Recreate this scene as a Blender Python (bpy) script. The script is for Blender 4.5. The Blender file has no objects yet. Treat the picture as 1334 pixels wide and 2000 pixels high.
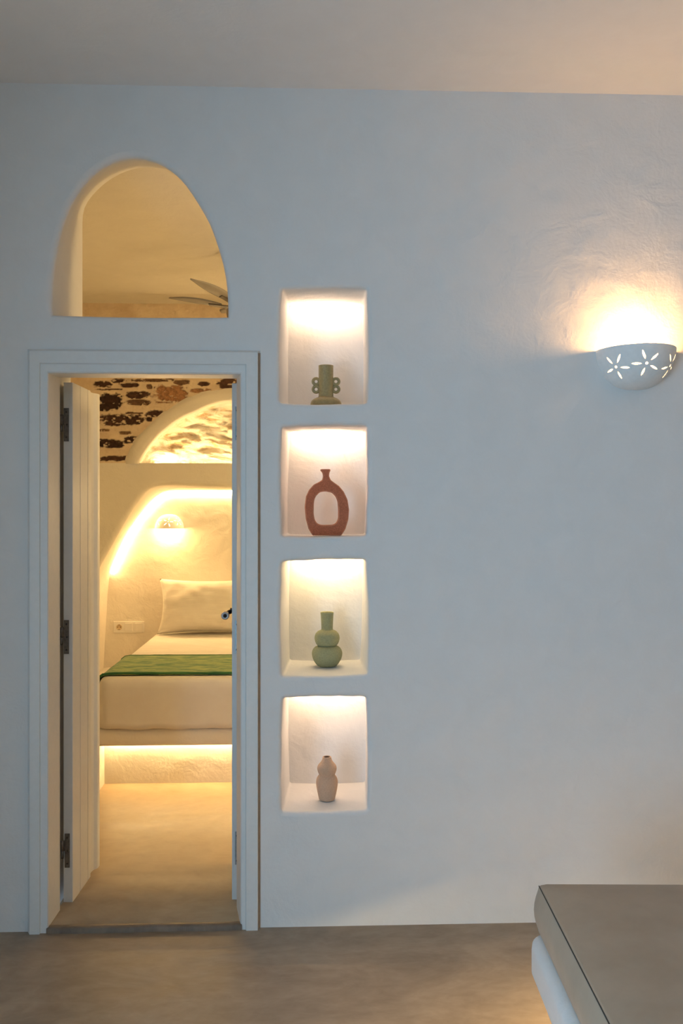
import bpy, bmesh, math, random
import numpy as np
from mathutils import Vector, Matrix, noise as mnoise

random.seed(7)
S = bpy.context.scene
COL = S.collection
PI = math.pi

# ------------------------------------------------------------------ camera
FPX = 1700.0
CAM = Vector((0.0, -3.13, 1.49))
YAW = math.atan(0.038)
cam_d = bpy.data.cameras.new('camera')
cam_d.sensor_fit = 'VERTICAL'
cam_d.sensor_height = 36.0
cam_d.sensor_width = 36.0
cam_d.lens = FPX / 2000.0 * 36.0
cam_d.clip_start = 0.05
cam = bpy.data.objects.new('camera', cam_d)
COL.objects.link(cam)
cam.location = CAM
cam.rotation_euler = (PI / 2, 0, -YAW)
S.camera = cam

# ------------------------------------------------------------------ world, exposure, daylight
S.view_settings.view_transform = 'Standard'
S.view_settings.look = 'None'
S.view_settings.gamma = 1.0
S.view_settings.use_curve_mapping = False
S.view_settings.exposure = 0.0
S.cycles.use_denoising = True
S.cycles.max_bounces = 8
S.cycles.diffuse_bounces = 5
S.cycles.use_adaptive_sampling = True
S.cycles.adaptive_threshold = 0.04
S.cycles.sample_clamp_indirect = 6.0
S.cycles.caustics_reflective = False
S.cycles.caustics_refractive = False

DAY = (0.43, 0.725, 1.0)
DAY_POWER = 112.0
WARM = (1.0, 0.68, 0.30)
PEACH = (1.0, 0.68, 0.44)
CREAM = (1.0, 0.71, 0.37)
LAMP = (1.0, 0.53, 0.195)
E_SCONCE = 11.5
E_SCONCE_BED = 10.0
E_NICHE = (24.0, 24.0, 36.0, 32.0)
E_ALCOVE = 92.0
E_VAULT = 140.0
E_BED = 95.0
E_BENCH = 235.0

# unseen fill light added to brighten the bedroom, behind the wall with the niches
bl_ = bpy.data.lights.new('bedroom_fill', 'POINT')
bl_.energy = 42.0
bl_.color = WARM
bl_.shadow_soft_size = 0.12
blo = bpy.data.objects.new('bedroom_fill', bl_)
COL.objects.link(blo)
blo.location = (1.15, 0.75, 2.15)

# up-light on the right wall, out of view
ul = bpy.data.lights.new('wall_uplight', 'SPOT')
ul.energy = 46.0
ul.color = LAMP
ul.spot_size = math.radians(150)
ul.spot_blend = 0.6
ul.shadow_soft_size = 0.08
ulo = bpy.data.objects.new('wall_uplight', ul)
COL.objects.link(ulo)
ulo.location = (2.7, -1.7, 2.05)
ulo.rotation_euler = (PI, 0, 0)

w = bpy.data.worlds.new('world')
S.world = w
w.use_nodes = True
w.node_tree.nodes['Background'].inputs[0].default_value = (0.62, 0.80, 1.0, 1)
w.node_tree.nodes['Background'].inputs[1].default_value = 0.4

# daylight coming through the glazed opening in the left wall (window_1)
WIN = (-4.9, -2.7, 0.05, 1.8)      # y0 y1 z0 z1
XL = -1.5
ld = bpy.data.lights.new('window_daylight', 'AREA')
ld.shape = 'RECTANGLE'
ld.size = WIN[3] - WIN[2]
ld.size_y = WIN[1] - WIN[0]
ld.energy = DAY_POWER
ld.color = DAY
lo = bpy.data.objects.new('window_daylight', ld)
COL.objects.link(lo)
lo.location = (XL - 0.06, (WIN[0] + WIN[1]) / 2, (WIN[2] + WIN[3]) / 2)
lo.rotation_euler = (0, -PI / 2, 0)


# ------------------------------------------------------------------ pixel to world
RIGHT = Vector((math.cos(YAW), -math.sin(YAW), 0))
FWD = Vector((math.sin(YAW), math.cos(YAW), 0))


def ray(px, py):
    return FWD + RIGHT * ((px - 667.0) / FPX) + Vector((0, 0, 1)) * ((1000.0 - py) / FPX)


def at(px, py, Y):
    r = ray(px, py)
    return CAM + r * ((Y - CAM.y) / r.y)


def atz(px, py, Z):
    r = ray(px, py)
    return CAM + r * ((Z - CAM.z) / r.z)


def to_px(p):
    q = Vector(p) - CAM
    d = q.dot(FWD)
    return (667 + FPX * q.dot(RIGHT) / d, 1000 - FPX * q.z / d)


# ------------------------------------------------------------------ materials
def new_mat(name):
    m = bpy.data.materials.new(name)
    m.use_nodes = True
    nt = m.node_tree
    b = nt.nodes['Principled BSDF']
    return m, nt, b


def coords(nt, scale=(1, 1, 1), rot=(0, 0, 0)):
    g = nt.nodes.new('ShaderNodeNewGeometry')
    mp = nt.nodes.new('ShaderNodeMapping')
    mp.inputs['Scale'].default_value = scale
    mp.inputs['Rotation'].default_value = rot
    nt.links.new(g.outputs['Position'], mp.inputs['Vector'])
    return mp.outputs['Vector']


def noise_tex(nt, vec, scale, detail=4, rough=0.5, dist=0.0):
    n = nt.nodes.new('ShaderNodeTexNoise')
    n.inputs['Scale'].default_value = scale
    n.inputs['Detail'].default_value = detail
    n.inputs['Roughness'].default_value = rough
    n.inputs['Distortion'].default_value = dist
    nt.links.new(vec, n.inputs['Vector'])
    return n.outputs['Fac']


def ramp(nt, fac, stops):
    r = nt.nodes.new('ShaderNodeValToRGB')
    e = r.color_ramp.elements
    while len(e) < len(stops):
        e.new(0.5)
    for k, (p, c) in enumerate(stops):
        e[k].position = p
        e[k].color = (c[0], c[1], c[2], 1)
    nt.links.new(fac, r.inputs['Fac'])
    return r.outputs['Color']


def bump(nt, b, height, strength, distance, prev=None):
    n = nt.nodes.new('ShaderNodeBump')
    n.inputs['Strength'].default_value = strength
    n.inputs['Distance'].default_value = distance
    nt.links.new(height, n.inputs['Height'])
    if prev is not None:
        nt.links.new(prev, n.inputs['Normal'])
    nt.links.new(n.outputs['Normal'], b.inputs['Normal'])
    return n.outputs['Normal']


def m_plaster(name, c=(0.80, 0.795, 0.785), rough=0.85, amt=1.0, fine=0.0012):
    m, nt, b = new_mat(name)
    v = coords(nt)
    n1 = noise_tex(nt, v, 2.3, 3, 0.5, 0.3)
    n2 = noise_tex(nt, v, 9.0, 4, 0.55, 0.6)
    n3 = noise_tex(nt, v, 70.0, 3, 0.6)
    k = bump(nt, b, n1, 0.9 * amt, 0.02)
    k = bump(nt, b, n2, 0.8 * amt, 0.006, k)
    bump(nt, b, n3, 0.7 * amt, fine, k)
    col = ramp(nt, n2, [(0.3, [x * 0.965 for x in c]), (0.7, c)])
    nt.links.new(col, b.inputs['Base Color'])
    b.inputs['Roughness'].default_value = rough
    b.inputs['Specular IOR Level'].default_value = 0.2
    return m


def m_cement(name, dark, light, rough=0.42, sc=(1.0, 2.0, 1.0)):
    m, nt, b = new_mat(name)
    v = coords(nt, sc, (0, 0, 0.4))
    n1 = noise_tex(nt, v, 2.1, 6, 0.62, 1.2)
    n2 = noise_tex(nt, v, 14.0, 5, 0.6, 0.5)
    mx = nt.nodes.new('ShaderNodeMath')
    mx.operation = 'MULTIPLY_ADD'
    mx.inputs[1].default_value = 0.35
    nt.links.new(n2, mx.inputs[0])
    nt.links.new(n1, mx.inputs[2])
    col = ramp(nt, mx.outputs[0], [(0.45, dark), (0.85, light)])
    nt.links.new(col, b.inputs['Base Color'])
    r = ramp(nt, n1, [(0.3, (rough - 0.07,) * 3), (0.7, (rough + 0.12,) * 3)])
    nt.links.new(r, b.inputs['Roughness'])
    b.inputs['Specular IOR Level'].default_value = 0.35
    bump(nt, b, n2, 0.25, 0.002)
    return m


def m_simple(name, c, rough=0.5, metal=0.0, spec=0.4, nscale=0, var=0.1, bumpd=0.0):
    m, nt, b = new_mat(name)
    b.inputs['Roughness'].default_value = rough
    b.inputs['Metallic'].default_value = metal
    b.inputs['Specular IOR Level'].default_value = spec
    b.inputs['Base Color'].default_value = (c[0], c[1], c[2], 1)
    if nscale:
        n = noise_tex(nt, coords(nt), nscale, 4, 0.6)
        col = ramp(nt, n, [(0.3, [x * (1 - var) for x in c]), (0.7, [min(1, x * (1 + var)) for x in c])])
        nt.links.new(col, b.inputs['Base Color'])
        if bumpd:
            bump(nt, b, n, 0.6, bumpd)
    return m


def m_glow(name, c, e):
    m, nt, b = new_mat(name)
    b.inputs['Base Color'].default_value = (0.9, 0.9, 0.85, 1)
    b.inputs['Emission Color'].default_value = (c[0], c[1], c[2], 1)
    b.inputs['Emission Strength'].default_value = e
    return m


def m_cloth(name, c1, c2, scale=(1, 1, 1), thread=900.0, rough=0.9, nscale=6.0, lines=None, stops=(0.35, 0.65)):
    m, nt, b = new_mat(name)
    v = coords(nt, scale)
    n = noise_tex(nt, v, nscale, 4, 0.6)
    col = ramp(nt, n, [(stops[0], c1), (stops[1], c2)])
    nt.links.new(col, b.inputs['Base Color'])
    b.inputs['Roughness'].default_value = rough
    b.inputs['Specular IOR Level'].default_value = 0.15
    b.inputs['Sheen Weight'].default_value = 0.15
    k = bump(nt, b, noise_tex(nt, coords(nt), thread, 2, 0.5), 0.35, 0.0006)
    if lines:
        wv = nt.nodes.new('ShaderNodeTexWave')
        wv.bands_direction = 'Z'
        wv.inputs['Scale'].default_value = lines
        wv.inputs['Distortion'].default_value = 0.6
        nt.links.new(coords(nt), wv.inputs['Vector'])
        bump(nt, b, wv.outputs['Fac'], 0.25, 0.002, k)
    return m


PLASTER = m_plaster('white_plaster')
PLASTER_FLAT = m_plaster('ceiling_plaster', c=(0.78, 0.775, 0.765), amt=0.45)
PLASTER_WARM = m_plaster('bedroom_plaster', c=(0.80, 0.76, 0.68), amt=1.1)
UNSEEN_GREY = m_simple('unseen_wall_grey', (0.42, 0.38, 0.33), 0.9, 0, 0.2, 6, 0.3, 0.01)  # grey invented for the unseen walls to cut their bounce light
PAINT = m_simple('white_paint', (0.78, 0.78, 0.765), 0.42, 0, 0.4, 40, 0.02, 0.0006)
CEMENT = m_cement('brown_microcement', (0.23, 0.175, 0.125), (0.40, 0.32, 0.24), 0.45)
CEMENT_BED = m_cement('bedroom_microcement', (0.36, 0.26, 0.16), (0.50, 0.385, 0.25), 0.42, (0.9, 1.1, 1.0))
LINEN = m_cloth('taupe_linen', (0.41, 0.325, 0.235), (0.46, 0.37, 0.275), thread=700)
SHEET = m_cloth('white_sheet', (0.76, 0.72, 0.66), (0.80, 0.77, 0.71), thread=1200)
PILLOWC = m_cloth('white_pillowcase', (0.76, 0.72, 0.66), (0.80, 0.77, 0.71), thread=1200, lines=32.0)
GREEN = m_cloth('green_weave', (0.05, 0.17, 0.06), (0.27, 0.36, 0.12), scale=(5, 34, 34), thread=400, nscale=2.2, stops=(0.43, 0.56))
GREEN_EDGE = m_cloth('green_hem', (0.03, 0.13, 0.05), (0.06, 0.20, 0.07), thread=500)
METAL = m_simple('aged_steel', (0.20, 0.18, 0.16), 0.45, 0.85, 0.5, 90, 0.25)
STEEL = m_simple('grey_steel', (0.38, 0.40, 0.41), 0.4, 0.8, 0.5, 90, 0.15)
BLACK = m_simple('black_metal', (0.03, 0.03, 0.035), 0.3, 0.6, 0.5)
CHROME = m_simple('white_ring', (0.55, 0.53, 0.52), 0.25, 0.3, 0.5)
FANM = m_simple('fan_grey', (0.30, 0.28, 0.25), 0.5, 0, 0.4, 30, 0.05)
FAND = m_simple('fan_bracket', (0.10, 0.085, 0.07), 0.45, 0.4, 0.4)
BISQUE = m_simple('white_ceramic', (0.87, 0.87, 0.86), 0.7, 0, 0.25, 60, 0.03, 0.0005)
PLASTIC = m_simple('white_plastic', (0.80, 0.78, 0.73), 0.4, 0, 0.4)
SLOT = m_simple('dark_slot', (0.05, 0.04, 0.03), 0.6)
SEAM = m_simple('dark_seam', (0.06, 0.055, 0.05), 0.9)
OLIVE = m_simple('olive_glaze', (0.37, 0.29, 0.13), 0.34, 0, 0.5, 120, 0.14, 0.0004)
TERRA = m_simple('terracotta', (0.50, 0.165, 0.085), 0.85, 0, 0.2, 260, 0.22, 0.0008)
TERRA_L = m_simple('terracotta_edge', (0.60, 0.25, 0.14), 0.85, 0, 0.2, 260, 0.12, 0.0008)
SAGE = m_simple('sage_stoneware', (0.335, 0.33, 0.185), 0.85, 0, 0.2, 200, 0.12, 0.0008)
SAND = m_simple('sand_stoneware', (0.56, 0.39, 0.275), 0.9, 0, 0.15, 220, 0.08, 0.0009)
MOUTH_SHADE = m_simple('vase_mouth_shade', (0.10, 0.055, 0.035), 0.9)  # dark colour painted for the shade inside the vase mouths


# ------------------------------------------------------------------ mesh helpers
class MB:
    def __init__(s):
        s.v, s.f, s.m, s.sm = [], [], [], []

    def add(s, vs, fs, mat=0, smooth=True):
        o = len(s.v)
        s.v += [tuple(p) for p in vs]
        for f in fs:
            s.f.append([i + o for i in f])
            s.m.append(mat)
            s.sm.append(smooth)
        return o

    def box(s, a, b, mat=0):
        (x0, y0, z0), (x1, y1, z1) = a, b
        vs = [(x0, y0, z0), (x1, y0, z0), (x1, y1, z0), (x0, y1, z0), (x0, y0, z1), (x1, y0, z1), (x1, y1, z1), (x0, y1, z1)]
        s.add(vs, [(0, 3, 2, 1), (4, 5, 6, 7), (0, 1, 5, 4), (1, 2, 6, 5), (2, 3, 7, 6), (3, 0, 4, 7)], mat, False)

    def loft(s, rows, closed=True, cap0=False, cap1=False, mat=0, smooth=True):
        n = len(rows[0])
        vs = [p for r in rows for p in r]
        fs = []
        for i in range(len(rows) - 1):
            for j in range(n if closed else n - 1):
                k = (j + 1) % n
                fs.append((i * n + j, i * n + k, (i + 1) * n + k, (i + 1) * n + j))
        if cap0:
            fs.append(list(range(n))[::-1])
        if cap1:
            fs.append([(len(rows) - 1) * n + j for j in range(n)])
        s.add(vs, fs, mat, smooth)

    def lathe(s, c, prof, n=64, mat=0, cap0=True, cap1=False):
        rows = [[(c[0] + r * math.cos(2 * PI * k / n), c[1] + r * math.sin(2 * PI * k / n), z) for k in range(n)] for r, z in prof]
        s.loft(rows, True, cap0, cap1, mat)

    def tube(s, pts, r, n=10, mat=0, caps=True):
        pts = [Vector(p) for p in pts]
        rows = []
        up = Vector((0.03, 0.07, 1)).normalized()
        for i, p in enumerate(pts):
            t = (pts[min(i + 1, len(pts) - 1)] - pts[max(i - 1, 0)]).normalized()
            a = t.cross(up)
            if a.length < 1e-3:
                a = t.cross(Vector((1, 0, 0)))
            a.normalize()
            b = a.cross(t)
            rr = r[i] if isinstance(r, (list, tuple)) else r
            rows.append([p + a * rr * math.cos(2 * PI * k / n) + b * rr * math.sin(2 * PI * k / n) for k in range(n)])
        s.loft(rows, True, caps, caps, mat)

    def prism(s, poly, off, mat=0, smooth=False):
        off = Vector(off)
        a = [Vector(p) for p in poly]
        s.loft([a, [p + off for p in a]], True, True, True, mat, smooth)

    def mesh(s, name, mats, merge=None, recalc=True):
        me = bpy.data.meshes.new(name)
        me.from_pydata(s.v, [], s.f)
        mats = mats if isinstance(mats, (list, tuple)) else [mats]
        for m in mats:
            me.materials.append(m)
        for p, mi, sm in zip(me.polygons, s.m, s.sm):
            p.material_index = mi
            p.use_smooth = sm
        if merge or recalc:
            bm = bmesh.new()
            bm.from_mesh(me)
            if merge:
                bmesh.ops.remove_doubles(bm, verts=bm.verts, dist=merge)
            if recalc:
                bmesh.ops.recalc_face_normals(bm, faces=bm.faces)
            bm.to_mesh(me)
            bm.free()
        me.update()
        return me

    def build(s, name, mats, parent=None, merge=None, recalc=True):
        return link(name, s.mesh(name, mats, merge, recalc), parent)


def link(name, me, parent=None):
    o = bpy.data.objects.new(name, me)
    COL.objects.link(o)
    if parent is not None:
        o.parent = parent
        o.matrix_parent_inverse = parent.matrix_basis.inverted()
    return o


def sharp(o, deg=35):
    me = o.data
    bm = bmesh.new()
    bm.from_mesh(me)
    for e in bm.edges:
        if len(e.link_faces) == 2 and e.calc_face_angle(0) > math.radians(deg):
            e.smooth = False
    bm.to_mesh(me)
    bm.free()
    return o


def bevel(o, wdt, seg=2):
    md = o.modifiers.new('bevel', 'BEVEL')
    md.width = wdt
    md.segments = seg
    md.limit_method = 'ANGLE'
    md.angle_limit = math.radians(40)
    return o


def tag(o, label, cat, group=None):
    o['label'] = label
    o['category'] = cat
    if group:
        o['group'] = group
    return o


def struct(o):
    o['kind'] = 'structure'
    return o


def empty(name, loc):
    o = bpy.data.objects.new(name, None)
    o.empty_display_size = 0.1
    COL.objects.link(o)
    o.location = loc
    return o


def resample(pts, n, closed=False):
    pts = [Vector(p) for p in pts]
    if closed:
        pts = pts + [pts[0]]
    L = [0.0]
    for a, b in zip(pts, pts[1:]):
        L.append(L[-1] + (b - a).length)
    out = []
    m = n if closed else n - 1
    for k in range(n):
        d = L[-1] * k / m
        i = 0
        while i < len(L) - 2 and L[i + 1] < d:
            i += 1
        t = (d - L[i]) / max(1e-9, L[i + 1] - L[i])
        out.append(pts[i].lerp(pts[i + 1], min(1, t)))
    return out


def smooth_open(pts, it=2):
    pts = [Vector(p) for p in pts]
    for _ in range(it):
        q = [pts[0]]
        for i in range(1, len(pts) - 1):
            q.append(pts[i - 1] * 0.25 + pts[i] * 0.5 + pts[i + 1] * 0.25)
        q.append(pts[-1])
        pts = q
    return pts


def offset_xz(pts, d):
    """outward offset, in the x-z plane, of a closed outline"""
    n = len(pts)
    ar = sum(pts[i].x * pts[(i + 1) % n].z - pts[(i + 1) % n].x * pts[i].z for i in range(n))
    sg = 1 if ar > 0 else -1
    out = []
    for i in range(n):
        t = (pts[(i + 1) % n] - pts[i - 1])
        nn = Vector((t.z, 0, -t.x)) * sg
        if nn.length > 0:
            nn.normalize()
        out.append(pts[i] + nn * d)
    return out


def fill_faces(mb, loops, mat=0):
    """fill a plane with holes: loops of 3-D points (first is the outline)"""
    bm = bmesh.new()
    es = []
    for lp in loops:
        vs = [bm.verts.new(p) for p in lp]
        for i in range(len(vs)):
            es.append(bm.edges.new((vs[i], vs[(i + 1) % len(vs)])))
    bmesh.ops.triangle_fill(bm, use_beauty=True, use_dissolve=False, edges=es)
    bm.verts.index_update()
    vs = [v.co.copy() for v in bm.verts]
    fs = [[v.index for v in f.verts] for f in bm.faces]
    bm.free()
    mb.add(vs, fs, mat, False)


def lip_rows(outl, y0, r, steps=6):
    """rounded plaster lip: rows from the wall face into the opening whose outline is outl"""
    rows = []
    for k in range(steps + 1):
        a = PI / 2 * k / steps
        o = offset_xz(outl, r - r * math.sin(a))
        rows.append([Vector((p.x, y0 + r * (1 - math.cos(a)), p.z)) for p in o])
    return rows


def round_poly(pts, r, seg=5):
    """round the corners of a closed outline (Vectors)"""
    out = []
    n = len(pts)
    for i in range(n):
        p, a, b = pts[i], pts[i - 1], pts[(i + 1) % n]
        da, db = (a - p), (b - p)
        ang = da.angle(db)
        if ang > math.radians(150):
            out.append(p)
            continue
        rr = min(r, da.length * 0.45, db.length * 0.45)
        p0, p1 = p + da.normalized() * rr, p + db.normalized() * rr
        for k in range(seg + 1):
            t = k / seg
            out.append(p0 * (1 - t) ** 2 + p * 2 * t * (1 - t) + p1 * t * t)
    return out


# ================================================================== SETTING
XR, YBK, ZC = 3.0, -6.0, 3.012
WT = 0.37            # thickness of the wall with the niches
ZB = 2.885           # bedroom ceiling
ZF = 0.018           # bedroom floor level
BXL, BXR = -1.95, 1.9
YF, YB = 2.74, 3.33  # far bedroom wall, back of the bed alcove

# --- openings in the front wall
arch_front = [(101, 614), (101, 557), (107, 507), (118, 450), (135.5, 400), (164, 355.5), (198.5, 324), (236, 308), (268, 304.5),
              (305.5, 313), (337, 332), (362, 357), (387.5, 396.5), (409.5, 434), (422, 469), (434.7, 510), (442.5, 551), (445, 595), (445, 618)]
arch_back = [(161, 600), (161, 520), (161, 412), (167, 398), (186, 374), (211, 352), (236, 338), (261.5, 329), (287, 326),
             (330, 330), (370, 350), (400, 385), (425, 440), (442, 500), (452, 560), (456, 600)]
af = smooth_open(resample([at(x, y, 0) for x, y in arch_front], 60), 2)
sill = [af[-1].lerp(af[0], k / 14) + Vector((0, 0, -0.004 * math.sin(PI * k / 14))) for k in range(1, 14)]
ab = resample([at(x, y, WT) for x, y in arch_back], 60)
ab = smooth_open(ab, 2)
zsill = af[0].z
ab = [p.copy() for p in ab]
ab[0].z = zsill
ab[-1].z = af[-1].z
ab = resample(ab, 60)
absill = [ab[-1].lerp(ab[0], k / 14) for k in range(1, 14)]
archF, archB = af + sill, ab + absill


def rect_outline(c, n=12, r=0.016, wob=0.0015, seed=0):
    """hand-made rectangle through 4 world corners (tl, tr, br, bl)"""
    rnd = random.Random(seed)
    pts = []
    for i in range(4):
        a, b = c[i], c[(i + 1) % 4]
        for k in range(n):
            t = k / n
            p = a.lerp(b, t)
            if k:
                e = (b - a).normalized()
                p += Vector((-e.z, 0, e.x)) * (rnd.uniform(-wob, wob) + 0.004 * math.sin(PI * t))
            pts.append(p)
    return round_poly(pts, r, 3)


ND = 0.335
niche_px = [
    dict(f=[(551, 565), (716, 563), (718, 787), (547, 787)], b=[(565, 601), (707, 604), (709, 780), (564, 780)]),
    dict(f=[(551, 834), (717, 831), (716, 1046), (551, 1048)], b=[(567, 846), (712, 847), (712, 1042), (562, 1042)]),
    dict(f=[(551, 1097), (715, 1093), (719, 1317), (551, 1321)], b=[(567, 1088), (706, 1088), (704, 1281), (566, 1281)]),
    dict(f=[(553, 1364), (715, 1362), (717, 1583), (551, 1586)], b=[(565, 1326), (712, 1326), (713, 1524), (566, 1524)]),
]
niches = []
for i, d in enumerate(niche_px):
    F = [at(x, y, 0) for x, y in d['f']]
    B = [at(x, y, ND) for x, y in d['b']]
    zb = (F[2].z + F[3].z) / 2
    B[2].z = zb - 0.001
    B[3].z = zb - 0.001
    if i >= 2:
        B[0].z = F[0].z - 0.004
        B[1].z = F[1].z - 0.004
    fo = rect_outline(F, 12, 0.014, 0.0012, i)
    bo = rect_outline(B, 12, 0.010, 0.0006, i + 10)
    niches.append((F, B, fo, bo))

# door opening, behind the casing
dl, dr, dt = at(64, 1000, 0).x, at(498, 1000, 0).x, at(200, 692, 0).z

mb = MB()
outer = [Vector((XL, 0, 0)), Vector((dl, 0, 0)), Vector((dl, 0, dt)), Vector((dr, 0, dt)), Vector((dr, 0, 0)), Vector((XR, 0, 0)), Vector((XR, 0, ZC)), Vector((XL, 0, ZC))]
LR = 0.016
holes = []
rowsA = lip_rows(archF, 0, 0.022)
holes.append(rowsA[0])
mb.loft(rowsA + [[p.lerp(q, t) for p, q in zip(rowsA[-1], archB)] for t in (0.3, 0.6, 1.0)])
for i, (F, B, fo, bo) in enumerate(niches):
    r = lip_rows(fo, 0, LR)
    holes.append(r[0])
    last = r[-1]
    A = [p.lerp(q, 0.86) for p, q in zip(last, bo)]
    ztop = max(p.z for p in bo)
    B2 = [Vector((p.x, p.y, p.z + (0.035 if p.z > ztop - 0.02 else 0))) for p in bo]
    mb.loft(r + [A], True)
    mb.loft([A, B2], True)
    mb.add(B2, [list(range(len(B2)))], 0, False)
fill_faces(mb, [outer] + holes)
# back face towards the bedroom, door reveals
dl2, dr2, dt2 = at(124, 1000, 0.19).x - 0.022, at(474, 1000, 0.19).x + 0.004, at(280, 736.5, WT).z
ob = [Vector((BXL, WT, 0)), Vector((dl2, WT, 0)), Vector((dl2, WT, dt2)), Vector((dr2, WT, dt2)), Vector((dr2, WT, 0)), Vector((BXR, WT, 0)), Vector((BXR, WT, ZC)), Vector((BXL, WT, ZC))]
fill_faces(mb, [ob, archB])
mb.loft([[Vector((a, y, 0)), Vector((a, y, t)), Vector((b, y, t)), Vector((b, y, 0))] for y, a, b, t in ((0, dl, dr, dt), (0.128, dl, dr, dt), (0.129, dl2, dr2, dt2), (WT, dl2, dr2, dt2))], False, smooth=False)
wf = struct(mb.build('wall_front', PLASTER, merge=0.0002))
sharp(wf, 40)

mb = MB()
mb.box((XL - 0.3, YBK, -0.12), (XR + 0.2, 0.0, 0))
struct(mb.build('floor', CEMENT))
mb = MB()
mb.box((XL - 0.3, YBK, ZC), (XR + 0.2, 0.0, ZC + 0.1))
struct(mb.build('ceiling', PLASTER_FLAT))
mb = MB()
y0, y1, z0, z1 = WIN
mb.box((XL - 0.25, YBK, 0), (XL, y0, ZC))
mb.box((XL - 0.25, y1, 0), (XL, 0.0, ZC))
mb.box((XL - 0.25, y0, 0), (XL, y1, z0))
mb.box((XL - 0.25, y0, z1), (XL, y1, ZC))
struct(mb.build('wall_left', PLASTER))
mb = MB()
mb.box((XR, YBK, 0), (XR + 0.2, 0.0, ZC))
struct(mb.build('wall_right', UNSEEN_GREY))
mb = MB()
mb.box((XL, YBK - 0.2, 0), (XR, YBK, ZC))
struct(mb.build('wall_back', UNSEEN_GREY))
mb = MB()
for a, b in (((y0, z0), (y0 + 0.05, z1)), ((y1 - 0.05, z0), (y1, z1)), ((y0 + 0.05, z0), (y1 - 0.05, z0 + 0.05)),
             ((y0 + 0.05, z1 - 0.05), (y1 - 0.05, z1)), (((y0 + y1) / 2 - 0.03, z0 + 0.05), ((y0 + y1) / 2 + 0.03, z1 - 0.05))):
    mb.box((XL - 0.2, a[0], a[1]), (XL - 0.14, b[0], b[1]))
struct(mb.build('window_1', PAINT))

# bedroom shell
mb = MB()
mb.box((BXL - 0.1, WT, -0.12), (BXR + 0.1, YB + 0.1, ZF))
# strip of the raised bedroom floor that runs through the doorway, with an uneven front edge
n = 40
xa, xb = at(93, 1815, 0).x, at(473, 1815, 0).x
fr = []
for k in range(n + 1):
    x = xa + (xb - xa) * k / n
    fr.append((x, -0.012 + 0.006 * mnoise.noise((x * 9, 1.3, 0))))
rows = [[Vector((x, y - 0.006, 0.0)) for x, y in fr], [Vector((x, y, ZF - 0.006)) for x, y in fr], [Vector((x, y + 0.006, ZF)) for x, y in fr], [Vector((x, WT, ZF)) for x, y in fr]]
mb.loft(rows, False)
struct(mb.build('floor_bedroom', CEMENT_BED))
mb = MB()
fr2 = [(x, y - 0.008) for x, y in fr]
rows = [[Vector((x, y, 0.0)) for x, y in fr2], [Vector((x, y + 0.001, ZF - 0.003)) for x, y in fr2], [Vector((x, y + 0.006, ZF + 0.0015)) for x, y in fr2],
        [Vector((x, 0.006 + 0.004 * mnoise.noise((x * 14, 7.0, 0)), ZF + 0.0015)) for x, y in fr2], [Vector((x, 0.014, ZF - 0.004)) for x, y in fr2]]
mb.loft(rows, False)
struct(mb.build('trim_3', m_cement('threshold_cement', (0.13, 0.10, 0.075), (0.24, 0.19, 0.145), 0.6, (3, 6, 1))))
mb = MB()
mb.box((BXL - 0.1, WT, ZB), (BXR + 0.1, YB + 0.1, ZB + 0.1))
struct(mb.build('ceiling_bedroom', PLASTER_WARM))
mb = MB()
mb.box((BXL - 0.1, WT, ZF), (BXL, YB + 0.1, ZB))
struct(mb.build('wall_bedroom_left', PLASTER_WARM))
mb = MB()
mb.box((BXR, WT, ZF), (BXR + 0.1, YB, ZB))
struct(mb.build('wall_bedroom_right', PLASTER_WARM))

# --- far bedroom wall: plaster below, bed alcove
XC = at(460, 1000, YF).x           # middle of the alcove and of the small vault above it


def mirror(pts, n):
    """left half of an arch, in px at YF -> full outline in world, left to right"""
    L = [p for p in pts]
    R = [Vector((2 * XC - p.x, p.y, p.z)) for p in reversed(L)]
    if (L[-1] - R[0]).length < 1e-3:
        R = R[1:]
    return resample(smooth_open(resample(L + R, n * 3), 3), n)


ZL = at(330, 904.5, YF).z
alc_f = [(163, 1500), (163, 1300), (166, 1200), (176, 1145), (193.5, 1108), (214, 1072), (236, 1031.5), (259, 993), (277, 968.5), (288, 956), (306, 949), (337.5, 947), (382.5, 949), (452, 951)]
alc_b = [(198, 1420), (203, 1290), (207, 1220), (210, 1160), (214, 1124), (225, 1094), (247.5, 1045), (270, 1011), (292.5, 984), (310.5, 967), (333, 959), (382, 958), (452, 958)]
AF = mirror([at(x, y, YF) for x, y in alc_f], 120)
AB = mirror([at(x, y, YB) for x, y in alc_b], 120)
zbot = 0.33
AF[0].z = AF[-1].z = zbot
AB[0].z = AB[-1].z = zbot
r = 0.035
bott = [AF[-1].lerp(AF[0], k / 10) for k in range(1, 10)]
rows = lip_rows(AF + bott, YF, r)
bb = [AB[-1].lerp(AB[0], k / 10) for k in range(1, 10)]
mb = MB()
back = AB + bb
mb.loft(rows + [[p.lerp(q, 0.5) for p, q in zip(rows[-1], back)], back])
mb.add(back, [list(range(len(back)))], 0, False)
fill_faces(mb, [[Vector((BXL, YF, ZF)), Vector((BXR, YF, ZF)), Vector((BXR, YF, ZL)), Vector((BXL, YF, ZL))], rows[0]])
# ledge on top, floor of the small vault
mb.add([(BXL, YF, ZL), (BXR, YF, ZL), (BXR, YF + 0.5, ZL), (BXL, YF + 0.5, ZL)], [(0, 1, 2, 3)], 0, False)
sharp(struct(mb.build('wall_bedroom_back', PLASTER_WARM, merge=0.0002)), 40)

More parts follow.
